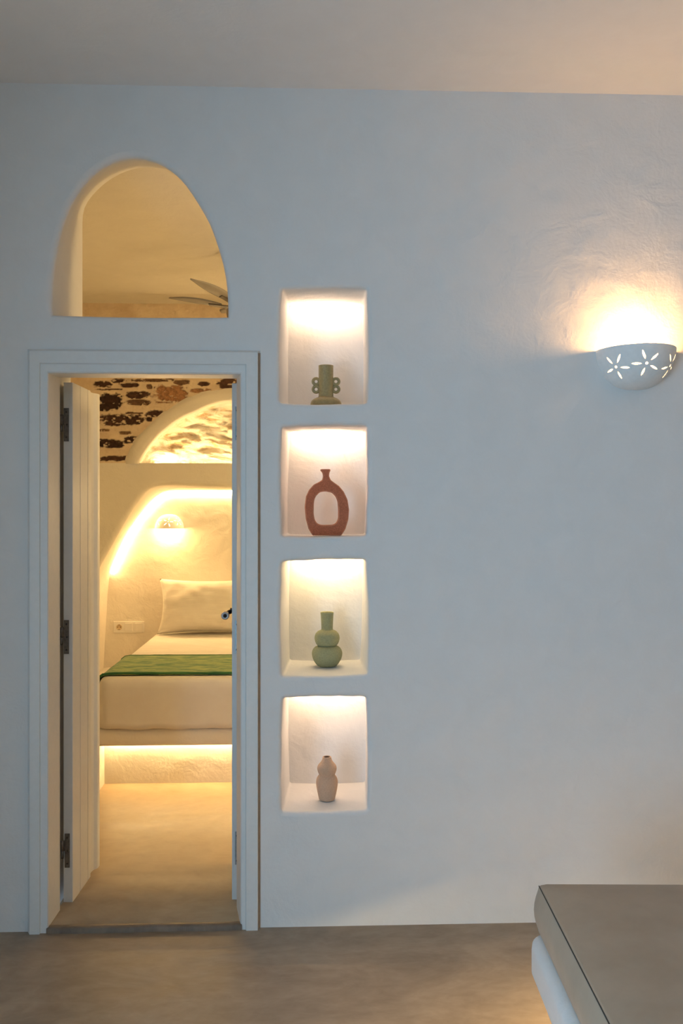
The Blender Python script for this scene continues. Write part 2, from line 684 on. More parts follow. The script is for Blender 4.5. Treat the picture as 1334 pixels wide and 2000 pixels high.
# --- stone wall above with a small plastered vault
rim_o = [(250, 906), (254, 892), (257.6, 878.5), (270, 860.5), (288, 840), (306, 824.5), (328.5, 806.5), (351, 793), (371, 782), (396, 773), (423, 768), (452, 766)]
rim_i = [(271, 906), (277, 892), (292.5, 869.5), (310.5, 849), (337.5, 827), (360, 813), (382.5, 804), (405, 793), (432, 785), (452, 784)]
RO = mirror([at(x, y, YF) for x, y in rim_o], 90)
RI = mirror([at(x, y, YF) for x, y in rim_i], 90)
mb = MB()


def shift(pts, dy, k=0.0):
    c = Vector((XC, 0, ZL))
    return [Vector((p.x, p.y + dy, p.z)) + Vector((p.x - c.x, 0, p.z - c.z)).normalized() * k for p in pts]


mb.loft([shift(RO, 0.012, 0.03), shift(RO, -0.006, 0.008), shift(RO, -0.016, -0.006), shift([a.lerp(b, 0.5) for a, b in zip(RO, RI)], -0.022), shift(RI, -0.018, 0.010), shift(RI, -0.008, 0.0), shift(RI, 0.05, -0.004)], False)
struct(mb.build('trim_4', PLASTER_WARM))
mb = MB()
# rough interior of the vault
NU, NV = 90, 46
rows = []
for j in range(NV + 1):
    v = j / NV
    row = []
    for i in range(90):
        p = RI[i].lerp(Vector((XC, YF, ZL)), v * 0.999)
        dpt = 0.045 + 0.22 * math.sqrt(max(0, 1 - (1 - v) ** 2.2))
        q = Vector((p.x * 5.0, 3.1, p.z * 16.0 + p.x * 3.0))
        nz = mnoise.fractal(q, 0.9, 2.1, 5) * 0.075 + mnoise.noise(Vector((p.x * 3, 8.0, p.z * 9 + p.x * 2))) * 0.07
        fade = min(1, v * 8)
        row.append(Vector((p.x, YF + dpt + nz * fade, max(p.z, ZL))))
    rows.append(row)
mb.loft(rows, False)
VP = m_plaster('vault_plaster', c=(0.80, 0.74, 0.64), amt=1.8, fine=0.003)
nt = VP.node_tree
vn = noise_tex(nt, coords(nt, (4, 4, 13), (0, 0.25, 0)), 1.6, 7, 0.68, 0.8)
nt.links.new(ramp(nt, vn, [(0.34, (0.50, 0.35, 0.20)), (0.44, (0.74, 0.64, 0.50)), (0.54, (0.82, 0.78, 0.70))]), nt.nodes['Principled BSDF'].inputs['Base Color'])
bump(nt, nt.nodes['Principled BSDF'], vn, 0.8, 0.03)
struct(mb.build('wall_bedroom_vault', VP))

# the stones: elongated rubble in flush lime mortar
stones = [(198, 750, 36, 12, .1), (232, 743, 25, 7, .1), (252, 752, 40, 9, .15), (300, 742, 90, 5, .3), (353, 746, 32, 9, .35), (290, 755, 14, 9, .45),
          (398, 749, 22, 8, .15), (444, 749, 38, 23, .15), (212, 760, 48, 2.5, .2), (213, 785, 46, 30, .0), (268, 771, 46, 13, .12), (335, 770, 58, 34, .75),
          (391, 763, 42, 8, .7), (270, 786, 42, 11, .3), (263, 806, 36, 3, .3), (308, 808, 44, 12, .12), (291, 819, 10, 9, .1), (237, 820, 86, 19, .12),
          (203, 840, 22, 5, .5), (242, 845, 26, 7, .45), (208, 866, 60, 16, .02), (254, 859, 30, 12, .05), (225, 895, 56, 9, .2),
          (170, 820, 30, 20, .2), (165, 865, 24, 14, .2), (160, 785, 24, 22, .2), (320, 729, 60, 10, .2), (400, 727, 70, 12, .3), (240, 727, 50, 12, .1),
          (180, 728, 40, 12, .1)]
x0, x1 = BXL, BXR
st = []
for (cx, cy, ww, hh, t) in stones:
    c = at(cx, cy, YF)
    e = at(cx + ww / 2, cy - hh / 2, YF)
    st.append((c.x, c.z, (e.x - c.x) * 1.06, (e.z - c.z) * 1.1, t))
rnd = random.Random(5)
xlim0, xlim1, zlim = at(150, 800, YF).x, at(466, 800, YF).x, at(300, 722, YF).z
zz = ZL + 0.05
while zz < ZB:
    hh = rnd.uniform(0.03, 0.075)
    xx = BXL
    while xx < BXR:
        ww = rnd.uniform(0.06, 0.28)
        if not (xlim0 < xx + ww / 2 < xlim1 and zz < zlim) and rnd.random() < 0.8:
            st.append((xx + ww / 2, zz + hh / 2, ww * 0.45, hh * rnd.uniform(0.3, 0.5), rnd.choice([.05, .1, .2, .4, .7])))
        xx += ww
    zz += hh
dx = 0.0042
nx, nz = int((BXR - BXL) / dx), int((ZB - ZL) / dx)
gx = np.linspace(BXL, BXR, nx + 1)
gz = np.linspace(ZL, ZB, nz + 1)
GX, GZ = np.meshgrid(gx, gz)


def vnoise(X, Z, sx, sz, seed):
    rg = np.random.default_rng(seed)
    T = rg.random((257, 257))
    u, v = X * sx, Z * sz
    iu, iv = np.floor(u).astype(int), np.floor(v).astype(int)
    fu, fv = u - iu, v - iv
    fu, fv = fu * fu * (3 - 2 * fu), fv * fv * (3 - 2 * fv)
    g = lambda a, b: T[a % 257, b % 257]
    return (g(iu, iv) * (1 - fu) + g(iu + 1, iv) * fu) * (1 - fv) + (g(iu, iv + 1) * (1 - fu) + g(iu + 1, iv + 1) * fu) * fv


def fb(X, Z, sx, sz, seed):
    return sum(vnoise(X, Z, sx * 2 ** k, sz * 2 ** k, seed + k) * 0.5 ** k for k in range(4)) / 1.875


N1 = fb(GX, GZ, 22, 45, 1) - 0.5
N2 = fb(GX, GZ, 60, 120, 9) - 0.5
N3 = fb(GX, GZ, 8, 14, 21) - 0.5
mask = np.zeros_like(GX)
tint = np.zeros_like(GX) + 0.3
for (cx, cz, a, b, t) in st:
    wx = GX - cx + 0.02 * N1
    wz = GZ - cz + 0.012 * N3
    p = 3.0
    d = np.abs(wx / a) ** p + np.abs(wz / b) ** p
    d = d ** (1 / p) - 0.6 * N1 - 0.5 * N2
    mm = np.clip((1.02 - d) / 0.16, 0, 1)
    tint = np.where(mm > mask, t, tint)
    mask = np.maximum(mask, mm)
patch = np.clip((fb(GX, GZ, 30, 60, 44) - 0.29) / 0.04, 0, 1)      # mortar smeared over a stone here and there
mask = mask * patch * np.clip((2.60 + 0.06 * N3 - GZ) / 0.02, 0, 1)
GY = YF + 0.004 + mask * 0.012 + N2 * 0.012 * (0.4 + mask) - N3 * 0.02
PO = [(p.x, p.z) for p in shift(RO, 0, 0.012)]
inside = np.zeros_like(GX, bool)
ins = np.zeros_like(GX, bool)
jx = PO[-1]
for (ax, az), (bx, bz) in zip([PO[-1]] + PO[:-1], PO):
    if az != bz:
        c = ((az > GZ) != (bz > GZ)) & (GX < (bx - ax) * (GZ - az) / (bz - az) + ax)
        ins ^= c
keep = ~ins
verts = np.stack([GX, GY, GZ], -1).reshape(-1, 3)
faces = []
W = nx + 1
for j in range(nz):
    for i in range(nx):
        if keep[j, i] or keep[j + 1, i + 1]:
            a = j * W + i
            faces.append((a, a + 1, a + W + 1, a + W))
me = bpy.data.meshes.new('wall_bedroom_stone')
me.from_pydata(verts.tolist(), [], faces)
ca = me.color_attributes.new('stone', 'FLOAT_COLOR', 'POINT')
buf = np.ones((len(verts), 4), np.float32)
buf[:, 0] = mask.reshape(-1)
buf[:, 1] = tint.reshape(-1)
buf[:, 2] = np.clip(N2 + 0.5, 0, 1).reshape(-1)
ca.data.foreach_set('color', buf.reshape(-1))
m, nt, b = new_mat('rubble_stone_in_mortar')
at_n = nt.nodes.new('ShaderNodeAttribute')
at_n.attribute_name = 'stone'
sp = nt.nodes.new('ShaderNodeSeparateColor')
nt.links.new(at_n.outputs['Color'], sp.inputs[0])
v = coords(nt)
dk = ramp(nt, sp.outputs['Green'], [(0.0, (0.045, 0.022, 0.016)), (0.2, (0.10, 0.05, 0.03)), (0.5, (0.26, 0.16, 0.09)), (0.8, (0.42, 0.23, 0.12))])
nz_ = noise_tex(nt, v, 55, 5, 0.65)
mx = nt.nodes.new('ShaderNodeMix')
mx.data_type = 'RGBA'
mx.blend_type = 'MULTIPLY'
mx.inputs[0].default_value = 0.7
nt.links.new(dk, mx.inputs[6])
nt.links.new(ramp(nt, nz_, [(0.3, (0.45, 0.45, 0.45)), (0.65, (1.3, 1.2, 1.1))]), mx.inputs[7])
mo = ramp(nt, noise_tex(nt, v, 9, 4, 0.6), [(0.3, (0.60, 0.47, 0.33)), (0.7, (0.74, 0.62, 0.46))])
m2 = nt.nodes.new('ShaderNodeMix')
m2.data_type = 'RGBA'
nt.links.new(sp.outputs['Red'], m2.inputs[0])
nt.links.new(mo, m2.inputs[6])
nt.links.new(mx.outputs[2], m2.inputs[7])
nt.links.new(m2.outputs[2], b.inputs['Base Color'])
b.inputs['Roughness'].default_value = 0.95
bump(nt, b, nz_, 0.6, 0.006)
me.materials.append(m)
for p in me.polygons:
    p.use_smooth = True
o = struct(link('wall_bedroom_stone', me))

# --- door casing (mitred profile round three sides) and jamb
prof = [(54, 504.5, 683, 0.002), (57, 503.5, 686, -0.020), (58, 503, 687, -0.022), (77, 481, 710, -0.022), (78, 480, 711, -0.016), (79, 479, 712.5, -0.014),
        (92, 472, 726, -0.014), (94.5, 470, 729, -0.010), (95.5, 469, 731, 0.0), (98, 468, 732, 0.012), (117, 462.3, 738.5, 0.125), (108, 474, 730, 0.126)]
rows = []
for (l, rr, t, Y) in prof:
    a, b2 = at(l, 1000, Y), at(rr, 1000, Y)
    z = at(280, t, Y).z
    rows.append([Vector((a.x, Y, 0.0)), Vector((a.x, Y, z)), Vector((b2.x, Y, z)), Vector((b2.x, Y, 0.0))])
mb = MB()
mb.loft(rows, False, smooth=False)
o = struct(mb.build('trim_1', PAINT))

a, b2 = at(503.5, 1000, -0.004), at(508.5, 1000, -0.002)
zt_ = at(505, 690, 0).z
mb = MB()
mb.prism([(a.x, -0.003, 0), (b2.x, -0.003, 0), (b2.x, -0.0005, 0), (a.x, -0.0005, 0)], (0, 0, zt_))
struct(mb.build('trim_2', m_simple('tan_edge', (0.42, 0.33, 0.25), 0.7, 0, 0.2, 30, 0.1)))  # thin tan strip along the right edge of the casing

# --- door leaves, both swung ninety degrees into the bedroom
YH = 0.19
YE = 0.535


def leaf(name, pts_edge, face_x, sign, z0, z1):
    pass


f0, f1 = at(142, 1000, YH), at(192.5, 1000, YE)
e0 = at(124, 1000, YH)
th = (f0.x - e0.x)
dirv = Vector((f1.x - f0.x, f1.y - f0.y, 0))
Ld = dirv.length
dirv.normalize()
nrm = Vector((dirv.y, -dirv.x, 0))      # towards +x, out of the visible face
zt0, zb0 = at(142, 747, YH).z, at(142, 1763, YH).z
pl = [(0, -th), (0, -0.0015), (0.0015, 0)]
for g in (0.274, 0.563):
    pl += [(g * Ld - 0.0035, 0), (g * Ld - 0.001, -0.006), (g * Ld + 0.001, -0.006), (g * Ld + 0.0035, 0)]
pl += [(0.665 * Ld, 0), (0.69 * Ld, -0.004), (0.74 * Ld, -0.009), (0.80 * Ld, -0.010), (0.86 * Ld, -0.006), (0.90 * Ld, 0.004), (0.92 * Ld, 0.006), (0.985 * Ld, 0.006), (Ld, 0.003), (Ld, -th)]
poly = [f0 + dirv * t + nrm * q for t, q in pl]
mb = MB()
mb.prism([Vector((p.x, p.y, zb0)) for p in poly], (0, 0, zt0 - zb0))
door1 = struct(mb.build('door_1', PAINT))
g0 = at(453, 1000, YH)
mb = MB()
rp = []
for t, q in pl:
    rp.append(Vector((g0.x - q, YH + t, 0)))
mb.prism([Vector((p.x, p.y, zb0)) for p in rp], (0, 0, zt0 - zb0))
door2 = struct(mb.build('door_2', PAINT))


def hinge(parent, xa, xb, ya, yb, kx, mat, smat):
    a, b2 = at(xa, ya, YH), at(xb, yb, YH)
    mb = MB()
    mb.box((a.x, YH - 0.003, b2.z), (b2.x, YH + 0.001, a.z))
    if kx is not None:
        k = at(kx, ya, YH)
        h = a.z - b2.z
        mb.tube([(k.x, YH - 0.005, b2.z + h * 0.28), (k.x, YH - 0.005, b2.z + h * 0.5)], 0.0055, 12)
        mb.tube([(k.x, YH - 0.005, b2.z + h * 0.505), (k.x, YH - 0.005, b2.z + h * 0.80)], 0.006, 12)
        mb.box((min(k.x, a.x), YH - 0.004, b2.z + h * 0.5), (max(k.x, a.x) + 0.002, YH - 0.001, b2.z + h * 0.8))
    o = mb.build('hinge', mat, parent)
    for t in (0.12, 0.5, 0.88):
        s = MB()
        c = Vector(((a.x + b2.x) / 2 + (0.002 if t == 0.5 else 0), YH - 0.0035, b2.z + (a.z - b2.z) * t))
        s.tube([c, c + Vector((0, 0.002, 0))], 0.0035, 10)
        s.build('screw', smat, o)
    return o


for (ya, yb, xo) in ((797, 862, 0), (1211, 1277, 0.3), (1628, 1694, 1.8)):
    hinge(door1, 125 + xo, 134.5 + xo, ya, yb, 120.5 + xo, METAL, SLOT)
for (ya, yb) in ((794, 860), (1212, 1276), (1624, 1688)):
    hinge(door2, 459, 467, ya, yb, None, STEEL, SLOT)
# lever handle of the right leaf, seen end-on past the leaf's edge
c = at(441, 1201, 0.41)
kz = at(441, 1194.5, 0.41)
face_x = g0.x
mb = MB()
mb.tube([(face_x + 0.001, 0.47, kz.z), (face_x - 0.006, 0.47, kz.z)], 0.024, 24)
mb.tube([(face_x - 0.006, 0.47, kz.z), (face_x - 0.030, 0.47, kz.z - 0.001), (c.x + 0.022, 0.465, kz.z - 0.003), (c.x + 0.006, 0.452, c.z + 0.004), (c.x, 0.435, c.z), (c.x, 0.41, c.z)],
        [0.009, 0.009, 0.009, 0.010, 0.010, 0.010], 16)
hd = mb.build('door_handle', BLACK, door2)
mb = MB()
prf = [(0.0148, 0.405), (0.0165, 0.395), (0.0165, 0.383), (0.0145, 0.377), (0.010, 0.375), (0.0075, 0.378)]
mb.loft([[Vector((c.x + rr * math.cos(2 * PI * k / 28), y, c.z + rr * math.sin(2 * PI * k / 28))) for k in range(28)] for rr, y in prf], True, True, True)
o = mb.build('handle_ring', CHROME, hd)
o['label'] = 'pale ring at the end of the lever'
mb = MB()
mb.loft([[Vector((c.x + rr * math.cos(2 * PI * k / 20), y, c.z + rr * math.sin(2 * PI * k / 20))) for k in range(20)] for rr, y in ((0.0075, 0.379), (0.0070, 0.373), (0.005, 0.369), (0.002, 0.3672))], True, False, True)
mb.build('handle_tip', BLACK, hd)


# ================================================================== LAMPS
def led(name, label, pts, r, col, e, group=None):
    mb = MB()
    mb.tube(pts, r, 6)
    o = mb.build(name, m_glow('glow_' + str(e), col, e))
    tag(o, label, 'led strip', group)
    return o


names = ['top niche, over the olive two-handled vase', 'second niche, over the terracotta ring vase', 'third niche, over the green gourd vase', 'bottom niche, over the small beige vase']
for i, (F, B, fo, bo) in enumerate(niches):
    zt = (B[0].z + B[1].z) / 2
    zA = zt * 0.86 + (F[0].z + F[1].z) / 2 * 0.14
    ys = ND * 0.83
    z = zt * 0.83 + (F[0].z + F[1].z) / 2 * 0.17 - 0.001
    led('led_strip', 'warm light strip hidden at the back of the ' + names[i], [(B[0].x + 0.012, ys, z), (B[1].x - 0.012, ys, z)], 0.0035,
        CREAM if i == 2 else PEACH, E_NICHE[i] * 4, 'strip lights in the wall niches')

# strip round the bed alcove, between the two ends seen in the photo
ap = [p for p in AB if p.z > at(214, 1124, YB).z - 0.01]
cen = Vector((XC, 0, 1.2))
ap = [Vector((p.x, YB - 0.016, p.z)) + Vector((XC - p.x, 0, 1.0 - p.z)).normalized() * 0.010 for p in ap]
led('led_strip', 'warm light strip following the bent edge of the bed alcove', ap, 0.006, WARM, E_ALCOVE)
led('led_strip', 'warm light strip on the ledge inside the small vault', [(RI[0].x + 0.08, YF + 0.14, ZL + 0.004), (RI[-1].x - 0.08, YF + 0.14, ZL + 0.004)], 0.004, WARM, E_VAULT)


# --- perforated ceramic wall lights
def sconce_meshes():
    R, H, T, DEEP = 0.142, 0.141, 0.007, 1.14
    NT, NP = 72, 30

    def surf(th, ph, k):
        rr = (R - k) * max(0.0, math.cos(ph)) ** 0.78
        return Vector((rr * math.cos(th), -rr * DEEP * math.sin(th), -(H - k) * math.sin(ph) ** 1.12))

    def grid(k):
        return [[surf(PI * i / NT, PI / 2 * j / NP, k) for i in range(NT + 1)] for j in range(NP + 1)]
    mb = MB()
    A, B = grid(0), grid(T)
    for j in range(NP + 1):                 # inner skin keeps the same wall plane and rim level
        for i in range(NT + 1):
            if j == 0:
                B[j][i].z = 0
    mb.loft(A, False)
    mb.loft(B, False)
    mb.loft([A[0], B[0]], False, smooth=False)
    for side in (0, NT):
        mb.loft([[A[j][side] for j in range(NP + 1)], [B[j][side] for j in range(NP + 1)]], False, smooth=False)
    me = mb.mesh('shade', BISQUE, merge=0.0003)
    # cutters
    ct = MB()
    for tx, ty, ph0 in ((1203.5, 717, 57), (1264, 709, 41), (1309, 714, 62)):
        best = None
        for i in range(10, 171):
            for j in range(5, 80):
                q = to_px(SC + surf(math.radians(i), math.radians(j), 0))
                e = (q[0] - tx) ** 2 + (q[1] - ty) ** 2 + (1000 if math.radians(i) < 0.3 else 0)
                if best is None or e < best[0]:
                    best = (e, math.radians(i), math.radians(j))
        th, ph = best[1:]
        c = surf(th, ph, 0)
        du = (surf(th - 0.01, ph, 0) - surf(th + 0.01, ph, 0)).normalized()
        dv = (surf(th, ph - 0.01, 0) - surf(th, ph + 0.01, 0)).normalized()
        nn = du.cross(dv).normalized()
        dv = nn.cross(du).normalized()
        ring = [c + (du * math.cos(2 * PI * k / 16) + dv * math.sin(2 * PI * k / 16)) * 0.0052 for k in range(16)]
        ct.prism([p + nn * 0.03 for p in ring], -nn * 0.06)
        for q in range(5):
            a = math.radians(ph0 + 72 * q)
            e = du * math.cos(a) + dv * math.sin(a)
            f = nn.cross(e)
            cc = c + e * 0.033
            loop = []
            for k in range(20):
                t = 2 * PI * k / 20
                s = math.cos(t)
                loop.append(cc + e * (0.0165 * s) + f * (0.0039 * math.sin(t) * (1 - 0.3 * s * s)))
            ct.prism([p + nn * 0.034 for p in loop], -nn * 0.062)
    cme = ct.mesh('cutter', BISQUE)
    a = bpy.data.objects.new('tmp_a', me)
    b = bpy.data.objects.new('tmp_b', cme)
    COL.objects.link(a)
    COL.objects.link(b)
    md = a.modifiers.new('cut', 'BOOLEAN')
    md.operation = 'DIFFERENCE'
    md.solver = 'EXACT'
    md.use_self = True
    md.object = b
    dg = bpy.context.evaluated_depsgraph_get()
    res = bpy.data.meshes.new_from_object(a.evaluated_get(dg))
    bpy.data.objects.remove(a)
    bpy.data.objects.remove(b)
    res.name = 'shade'
    bm = bmesh.new()
    bm.from_mesh(res)
    for e in bm.edges:
        if len(e.link_faces) == 2 and e.calc_face_angle(0) > 0.6:
            e.smooth = False
    bm.to_mesh(res)
    bm.free()
    return res


sl = at(1163, 686, 0)
SC = Vector((sl.x + 0.142, -0.0005, sl.z))
shade_me = sconce_meshes()
bulb = MB()
bulb.lathe((0, -0.062, 0), [(0.010, -0.075), (0.012, -0.068), (0.013, -0.060)], 16, 1)
bulb.lathe((0, -0.062, 0), [(0.013, -0.060), (0.019, -0.048), (0.022, -0.036), (0.020, -0.024), (0.012, -0.016), (0.002, -0.0135)], 24, 0, False, True)


def sconce(loc, label, scale, flip, glow, power, first=None):
    root = empty('wall_sconce', loc)
    tag(root, label, 'wall lamp', 'perforated ceramic wall lights')
    link('lamp_shade', shade_me, root).matrix_parent_inverse.identity()
    bme = bulb.mesh('bulb', [m_glow('bulb_glow', LAMP, glow), PLASTIC])
    link('bulb', bme, root).matrix_parent_inverse.identity()
    l = bpy.data.lights.new('bulb_light', 'POINT')
    l.energy = power
    l.color = LAMP
    l.shadow_soft_size = 0.04
    lob = bpy.data.objects.new('bulb_light', l)
    COL.objects.link(lob)
    lob.parent = root
    lob.location = (0.0, -0.062, -0.008)
    root.scale = (scale,) * 3
    if flip:
        root.rotation_euler = (0, PI, 0)
    return root


sconce(SC, 'white ceramic wall light with cut-out flowers, open upwards on the grey-white wall', 1.0, False, 20.0, E_SCONCE)
sc2 = at(331, 1032, YB)
sconce(Vector((sc2.x, YB - 0.0005, sc2.z)), 'upside-down white pierced wall light above the pillows, shining down', 0.745, True, 14.0, E_SCONCE_BED)

# ================================================================== VASES
NEAR = {}


def px_lathe(mb, cx, Y, prof, n=64, mat=0, cap0=True):
    """profile in photo pixels (half width, y) about the axis at pixel cx, depth Y"""
    out = []
    for hw, y in prof:
        p = at(cx, y, Y)
        q = at(cx + hw, y, Y)
        out.append(((q - p).length, p.z))
    c = at(cx, prof[0][1], Y)
    mb.lathe((c.x, Y), out, n, mat, cap0)
    return c


def smooth_prof(pts, n=4):
    """Catmull-Rom through (r, y) points"""
    out = []
    P = [pts[0]] + list(pts) + [pts[-1]]
    for i in range(1, len(P) - 2):
        for k in range(n):
            t = k / n
            f = lambda a, b, c, d: 0.5 * (2 * b + (c - a) * t + (2 * a - 5 * b + 4 * c - d) * t * t + (3 * b - a - 3 * c + d) * t ** 3)
            out.append((max(0.2, f(*[q[0] for q in P[i - 1:i + 3]])), f(*[q[1] for q in P[i - 1:i + 3]])))
    out.append(pts[-1])
    return out


# niche shelf heights
def shelf(i):
    F = niches[i][0]
    return (F[2].z + F[3].z) / 2 - 0.0015


# olive vase with two double-ring handles
V1Y = 0.17
c = at(636.7, 787, V1Y)
zs = shelf(0)
ybot = to_px((c.x, V1Y, zs))[1]
root = empty('vase', (c.x, V1Y, zs))
tag(root, 'olive glazed vase with straight neck and double ring handles, in top niche', 'vase')
mb = MB()
pr = smooth_prof([(19, ybot), (25, ybot - 1.0), (29, ybot - 5), (30.4, ybot - 9), (29, ybot - 14.5), (24.5, ybot - 19), (17.5, ybot - 22)], 5)
px_lathe(mb, 636.7, V1Y, pr + [(15.2, ybot - 23.2), (14.4, ybot - 25.5), (14.2, ybot - 40), (14.5, 716.5), (14.8, 714.6), (14.2, 714), (12.6, 714.6), (12.2, 718), (12.0, 760), (12.0, 770)], 64)
mb.build('vase_body', OLIVE, root)
for s in (-1, 1):
    mb = MB()
    for cy, off in ((745.2, 19.3), (760.3, 19.3)):
        o = at(636.7 + s * off, cy, V1Y)
        rr, tr = 5.9 / FPX * 3.30, 3.0 / FPX * 3.30
        pts = []
        for k in range(29):
            a = 2 * PI * k / 28
            pts.append((o.x + rr * math.cos(a), V1Y, o.z + rr * math.sin(a)))
        rows = []
        for k in range(32):
            a = 2 * PI * k / 32
            d = Vector((math.cos(a), 0, math.sin(a)))
            rows.append([o + d * (rr + tr * math.cos(2 * PI * j / 10)) + Vector((0, 1.25 * tr * math.sin(2 * PI * j / 10), 0)) for j in range(10)])
        rows.append(rows[0])
        mb.loft(rows, True)
    mb.build('handle', OLIVE, root)

# terracotta ring vase
V2Y = 0.15
zs = shelf(1)
out_px = [(611, 1045), (603, 1033), (597.5, 1013), (595.5, 990), (598, 970), (604, 957), (613, 947), (624, 941.5), (629.5, 938), (631.3, 930), (630, 923), (626, 918.5), (626, 917),
          (645, 917), (645, 918.5), (643, 923), (642, 930), (645.5, 938), (652, 943), (662, 950), (671, 961), (678, 976), (681, 996), (679.5, 1015), (674, 1033), (666, 1045)]
in_px = [(612.3, 985), (612, 1003), (614, 1015), (619, 1022.5), (627, 1025.5), (640, 1025.5), (651, 1025), (657.5, 1021), (661, 1012), (661, 995), (659.5, 979), (655.5, 969), (648, 961.5), (636, 959), (625, 960.5), (617, 968), (613.3, 976)]


def closed_smooth(pts, n, it=1):
    p = resample(pts, n, True)
    for _ in range(it):
        p = [p[i - 1] * 0.25 + p[i] * 0.5 + p[(i + 1) % len(p)] * 0.25 for i in range(len(p))]
    return p


yb2 = to_px((at(638, 1045, V2Y).x, V2Y, zs))[1]
O = [at(x, y, V2Y) for x, y in out_px]
O[0].z = O[-1].z = zs
O = resample(O, 140, True)
I = closed_smooth([at(x, y, V2Y) for x, y in in_px], 90, 2)
zmin = min(p.z for p in O)
HT = 0.028
root = empty('vase', (sum(p.x for p in O) / len(O), V2Y, zs))
tag(root, 'flat terracotta ring-shaped vase with a hole through it, in second niche', 'vase')
mb = MB()


def rim_rows(loop, sgn):
    rws = []
    for dy, ins in ((-HT, 0.003), (-HT + 0.002, 0.0), (-HT * 0.4, -0.001), (HT * 0.4, -0.001), (HT - 0.002, 0.0), (HT, 0.003)):
        q = offset_xz(loop, -ins * sgn)
        rws.append([Vector((p.x, V2Y + dy, max(p.z, zmin))) for p in q])
    return rws


ra, rb = rim_rows(O, 1), rim_rows(I, -1)
mb.loft(ra, True, mat=1)
mb.loft(rb, True, mat=1)
fill_faces(mb, [ra[0], rb[0]], 0)
fill_faces(mb, [ra[-1], rb[-1]], 0)
mb.build('vase_body', [TERRA, TERRA_L], root, merge=0.0001)
mb = MB()
ctop = at(635.5, 917, V2Y)
mb.lathe((ctop.x, V2Y), [(0.0135, ctop.z + 0.0003), (0.0005, ctop.z + 0.0006)], 24)  # flat dark disc in place of a shaded opening
mo = mb.build('mouth_disc', MOUTH_SHADE, root)
mo['label'] = 'dark disc painted as the shade in the mouth'

# sage double-gourd vase
V3Y = 0.20
cx3 = 638.8
zs = shelf(2)
c = at(cx3, 1299, V3Y)
yb3 = to_px((c.x, V3Y, zs))[1]
V3Y = V3Y + 0.0
root = empty('vase', (c.x, V3Y, zs))
tag(root, 'sage green vase of two stacked bulbs under a flared neck, in third niche', 'vase')
k = yb3 - 1299.5
low = smooth_prof([(16.8, yb3), (22, 1295 + k), (27.5, 1285.5 + k), (29.7, 1276 + k), (28.6, 1269 + k), (24, 1262.5 + k), (17.2, 1259.8 + k)], 5)
up = smooth_prof([(17.2, 1259.8 + k), (21, 1256.5 + k), (24, 1249 + k), (24.4, 1243 + k), (22.5, 1236.5 + k), (17.5, 1231.2 + k), (11.6, 1229 + k)], 5)
mb = MB()
px_lathe(mb, cx3, V3Y, low + up[1:] + [(11.2, 1226 + k), (11.6, 1214 + k), (12.4, 1200 + k), (13.0, 1195.2 + k), (12.6, 1194.2 + k), (11.2, 1194.8 + k), (10.6, 1198 + k), (9.6, 1224 + k), (9.6, 1232 + k)], 64)
mb.build('vase_body', SAGE, root)

# small beige vase
V4Y = 0.135
cx4 = 638.6
zs = shelf(3)
c = at(cx4, 1561, V4Y)
yb4 = to_px((c.x, V4Y, zs))[1]
k = yb4 - 1561.5
root = empty('vase', (c.x, V4Y, zs))
tag(root, 'small beige stoneware vase with waisted body, in bottom niche', 'vase')
pr = smooth_prof([(13.8, yb4), (15.3, 1560.5 + k), (17.5, 1552 + k), (20.5, 1537 + k), (21.3, 1527 + k), (19.5, 1519 + k), (15.2, 1513 + k)], 5)
pu = smooth_prof([(15.2, 1513 + k), (17.6, 1507.5 + k), (19, 1501 + k), (17.5, 1495 + k), (11.5, 1487.5 + k), (9.2, 1482.5 + k), (8.6, 1479.5 + k)], 5)
mb = MB()
px_lathe(mb, cx4, V4Y, pr + pu[1:] + [(8.0, 1478.2 + k), (7.1, 1477.9 + k), (6.5, 1478.6 + k), (6.4, 1479.6 + k)], 64)
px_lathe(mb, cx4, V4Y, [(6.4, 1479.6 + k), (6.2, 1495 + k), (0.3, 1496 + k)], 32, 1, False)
mb.build('vase_body', [SAND, MOUTH_SHADE], root)

# ================================================================== BED
YS = 1.48
zs_bot = at(320, 1457, YS).z
zs_top = at(320, 1421, YS).z - 0.008
YBASE = 1.63
xch = at(204, 1500, YBASE).x
mb = MB()
# slab with a softly rounded front edge
sec = [(YS + 0.012, zs_bot), (YS + 0.003, zs_bot + 0.004), (YS, zs_bot + 0.014), (YS, zs_top - 0.016), (YS + 0.004, zs_top - 0.004), (YS + 0.016, zs_top), (YB - 0.001, zs_top), (YB - 0.001, zs_bot)]
xs = np.linspace(BXL + 0.001, 0.95, 40)
mb.loft([[Vector((x, y + (0.002 * mnoise.noise((x * 4, 2, 0)) if y < 2 else 0), z)) for y, z in sec] for x in xs], True, True, True)
base = struct(mb.build('trim_bed_slab', PLASTER_WARM))
base['kind'] = 'thing'
base.name = 'bed_platform'
tag(base, 'built-in white plaster bed platform with a lit recess under its edge', 'bed')
mb = MB()
mb.box((xch, YBASE, ZF), (0.95, YBASE + 0.5, zs_bot + 0.001))
mb.build('plinth', PLASTER_WARM, base)
mb = MB()
mb.box((BXL + 0.001, YS + 0.01, ZF), (xch, YBASE + 0.5, zs_bot + 0.001))
mb.build('plinth_cheek', PLASTER_WARM, base)
led('led_strip', 'warm light strip in the recess under the bed platform', [(xch + 0.01, YBASE - 0.022, zs_bot - 0.006), (0.93, YBASE - 0.022, zs_bot - 0.006)], 0.005, WARM, E_BED)

# mattress in a white fitted sheet
MX0, MX1, MY0, MY1 = at(191, 1318, YS).x - 0.004, 0.34, YS - 0.012, YB - 0.03
ZM = at(300, 1322, YS + 0.03).z


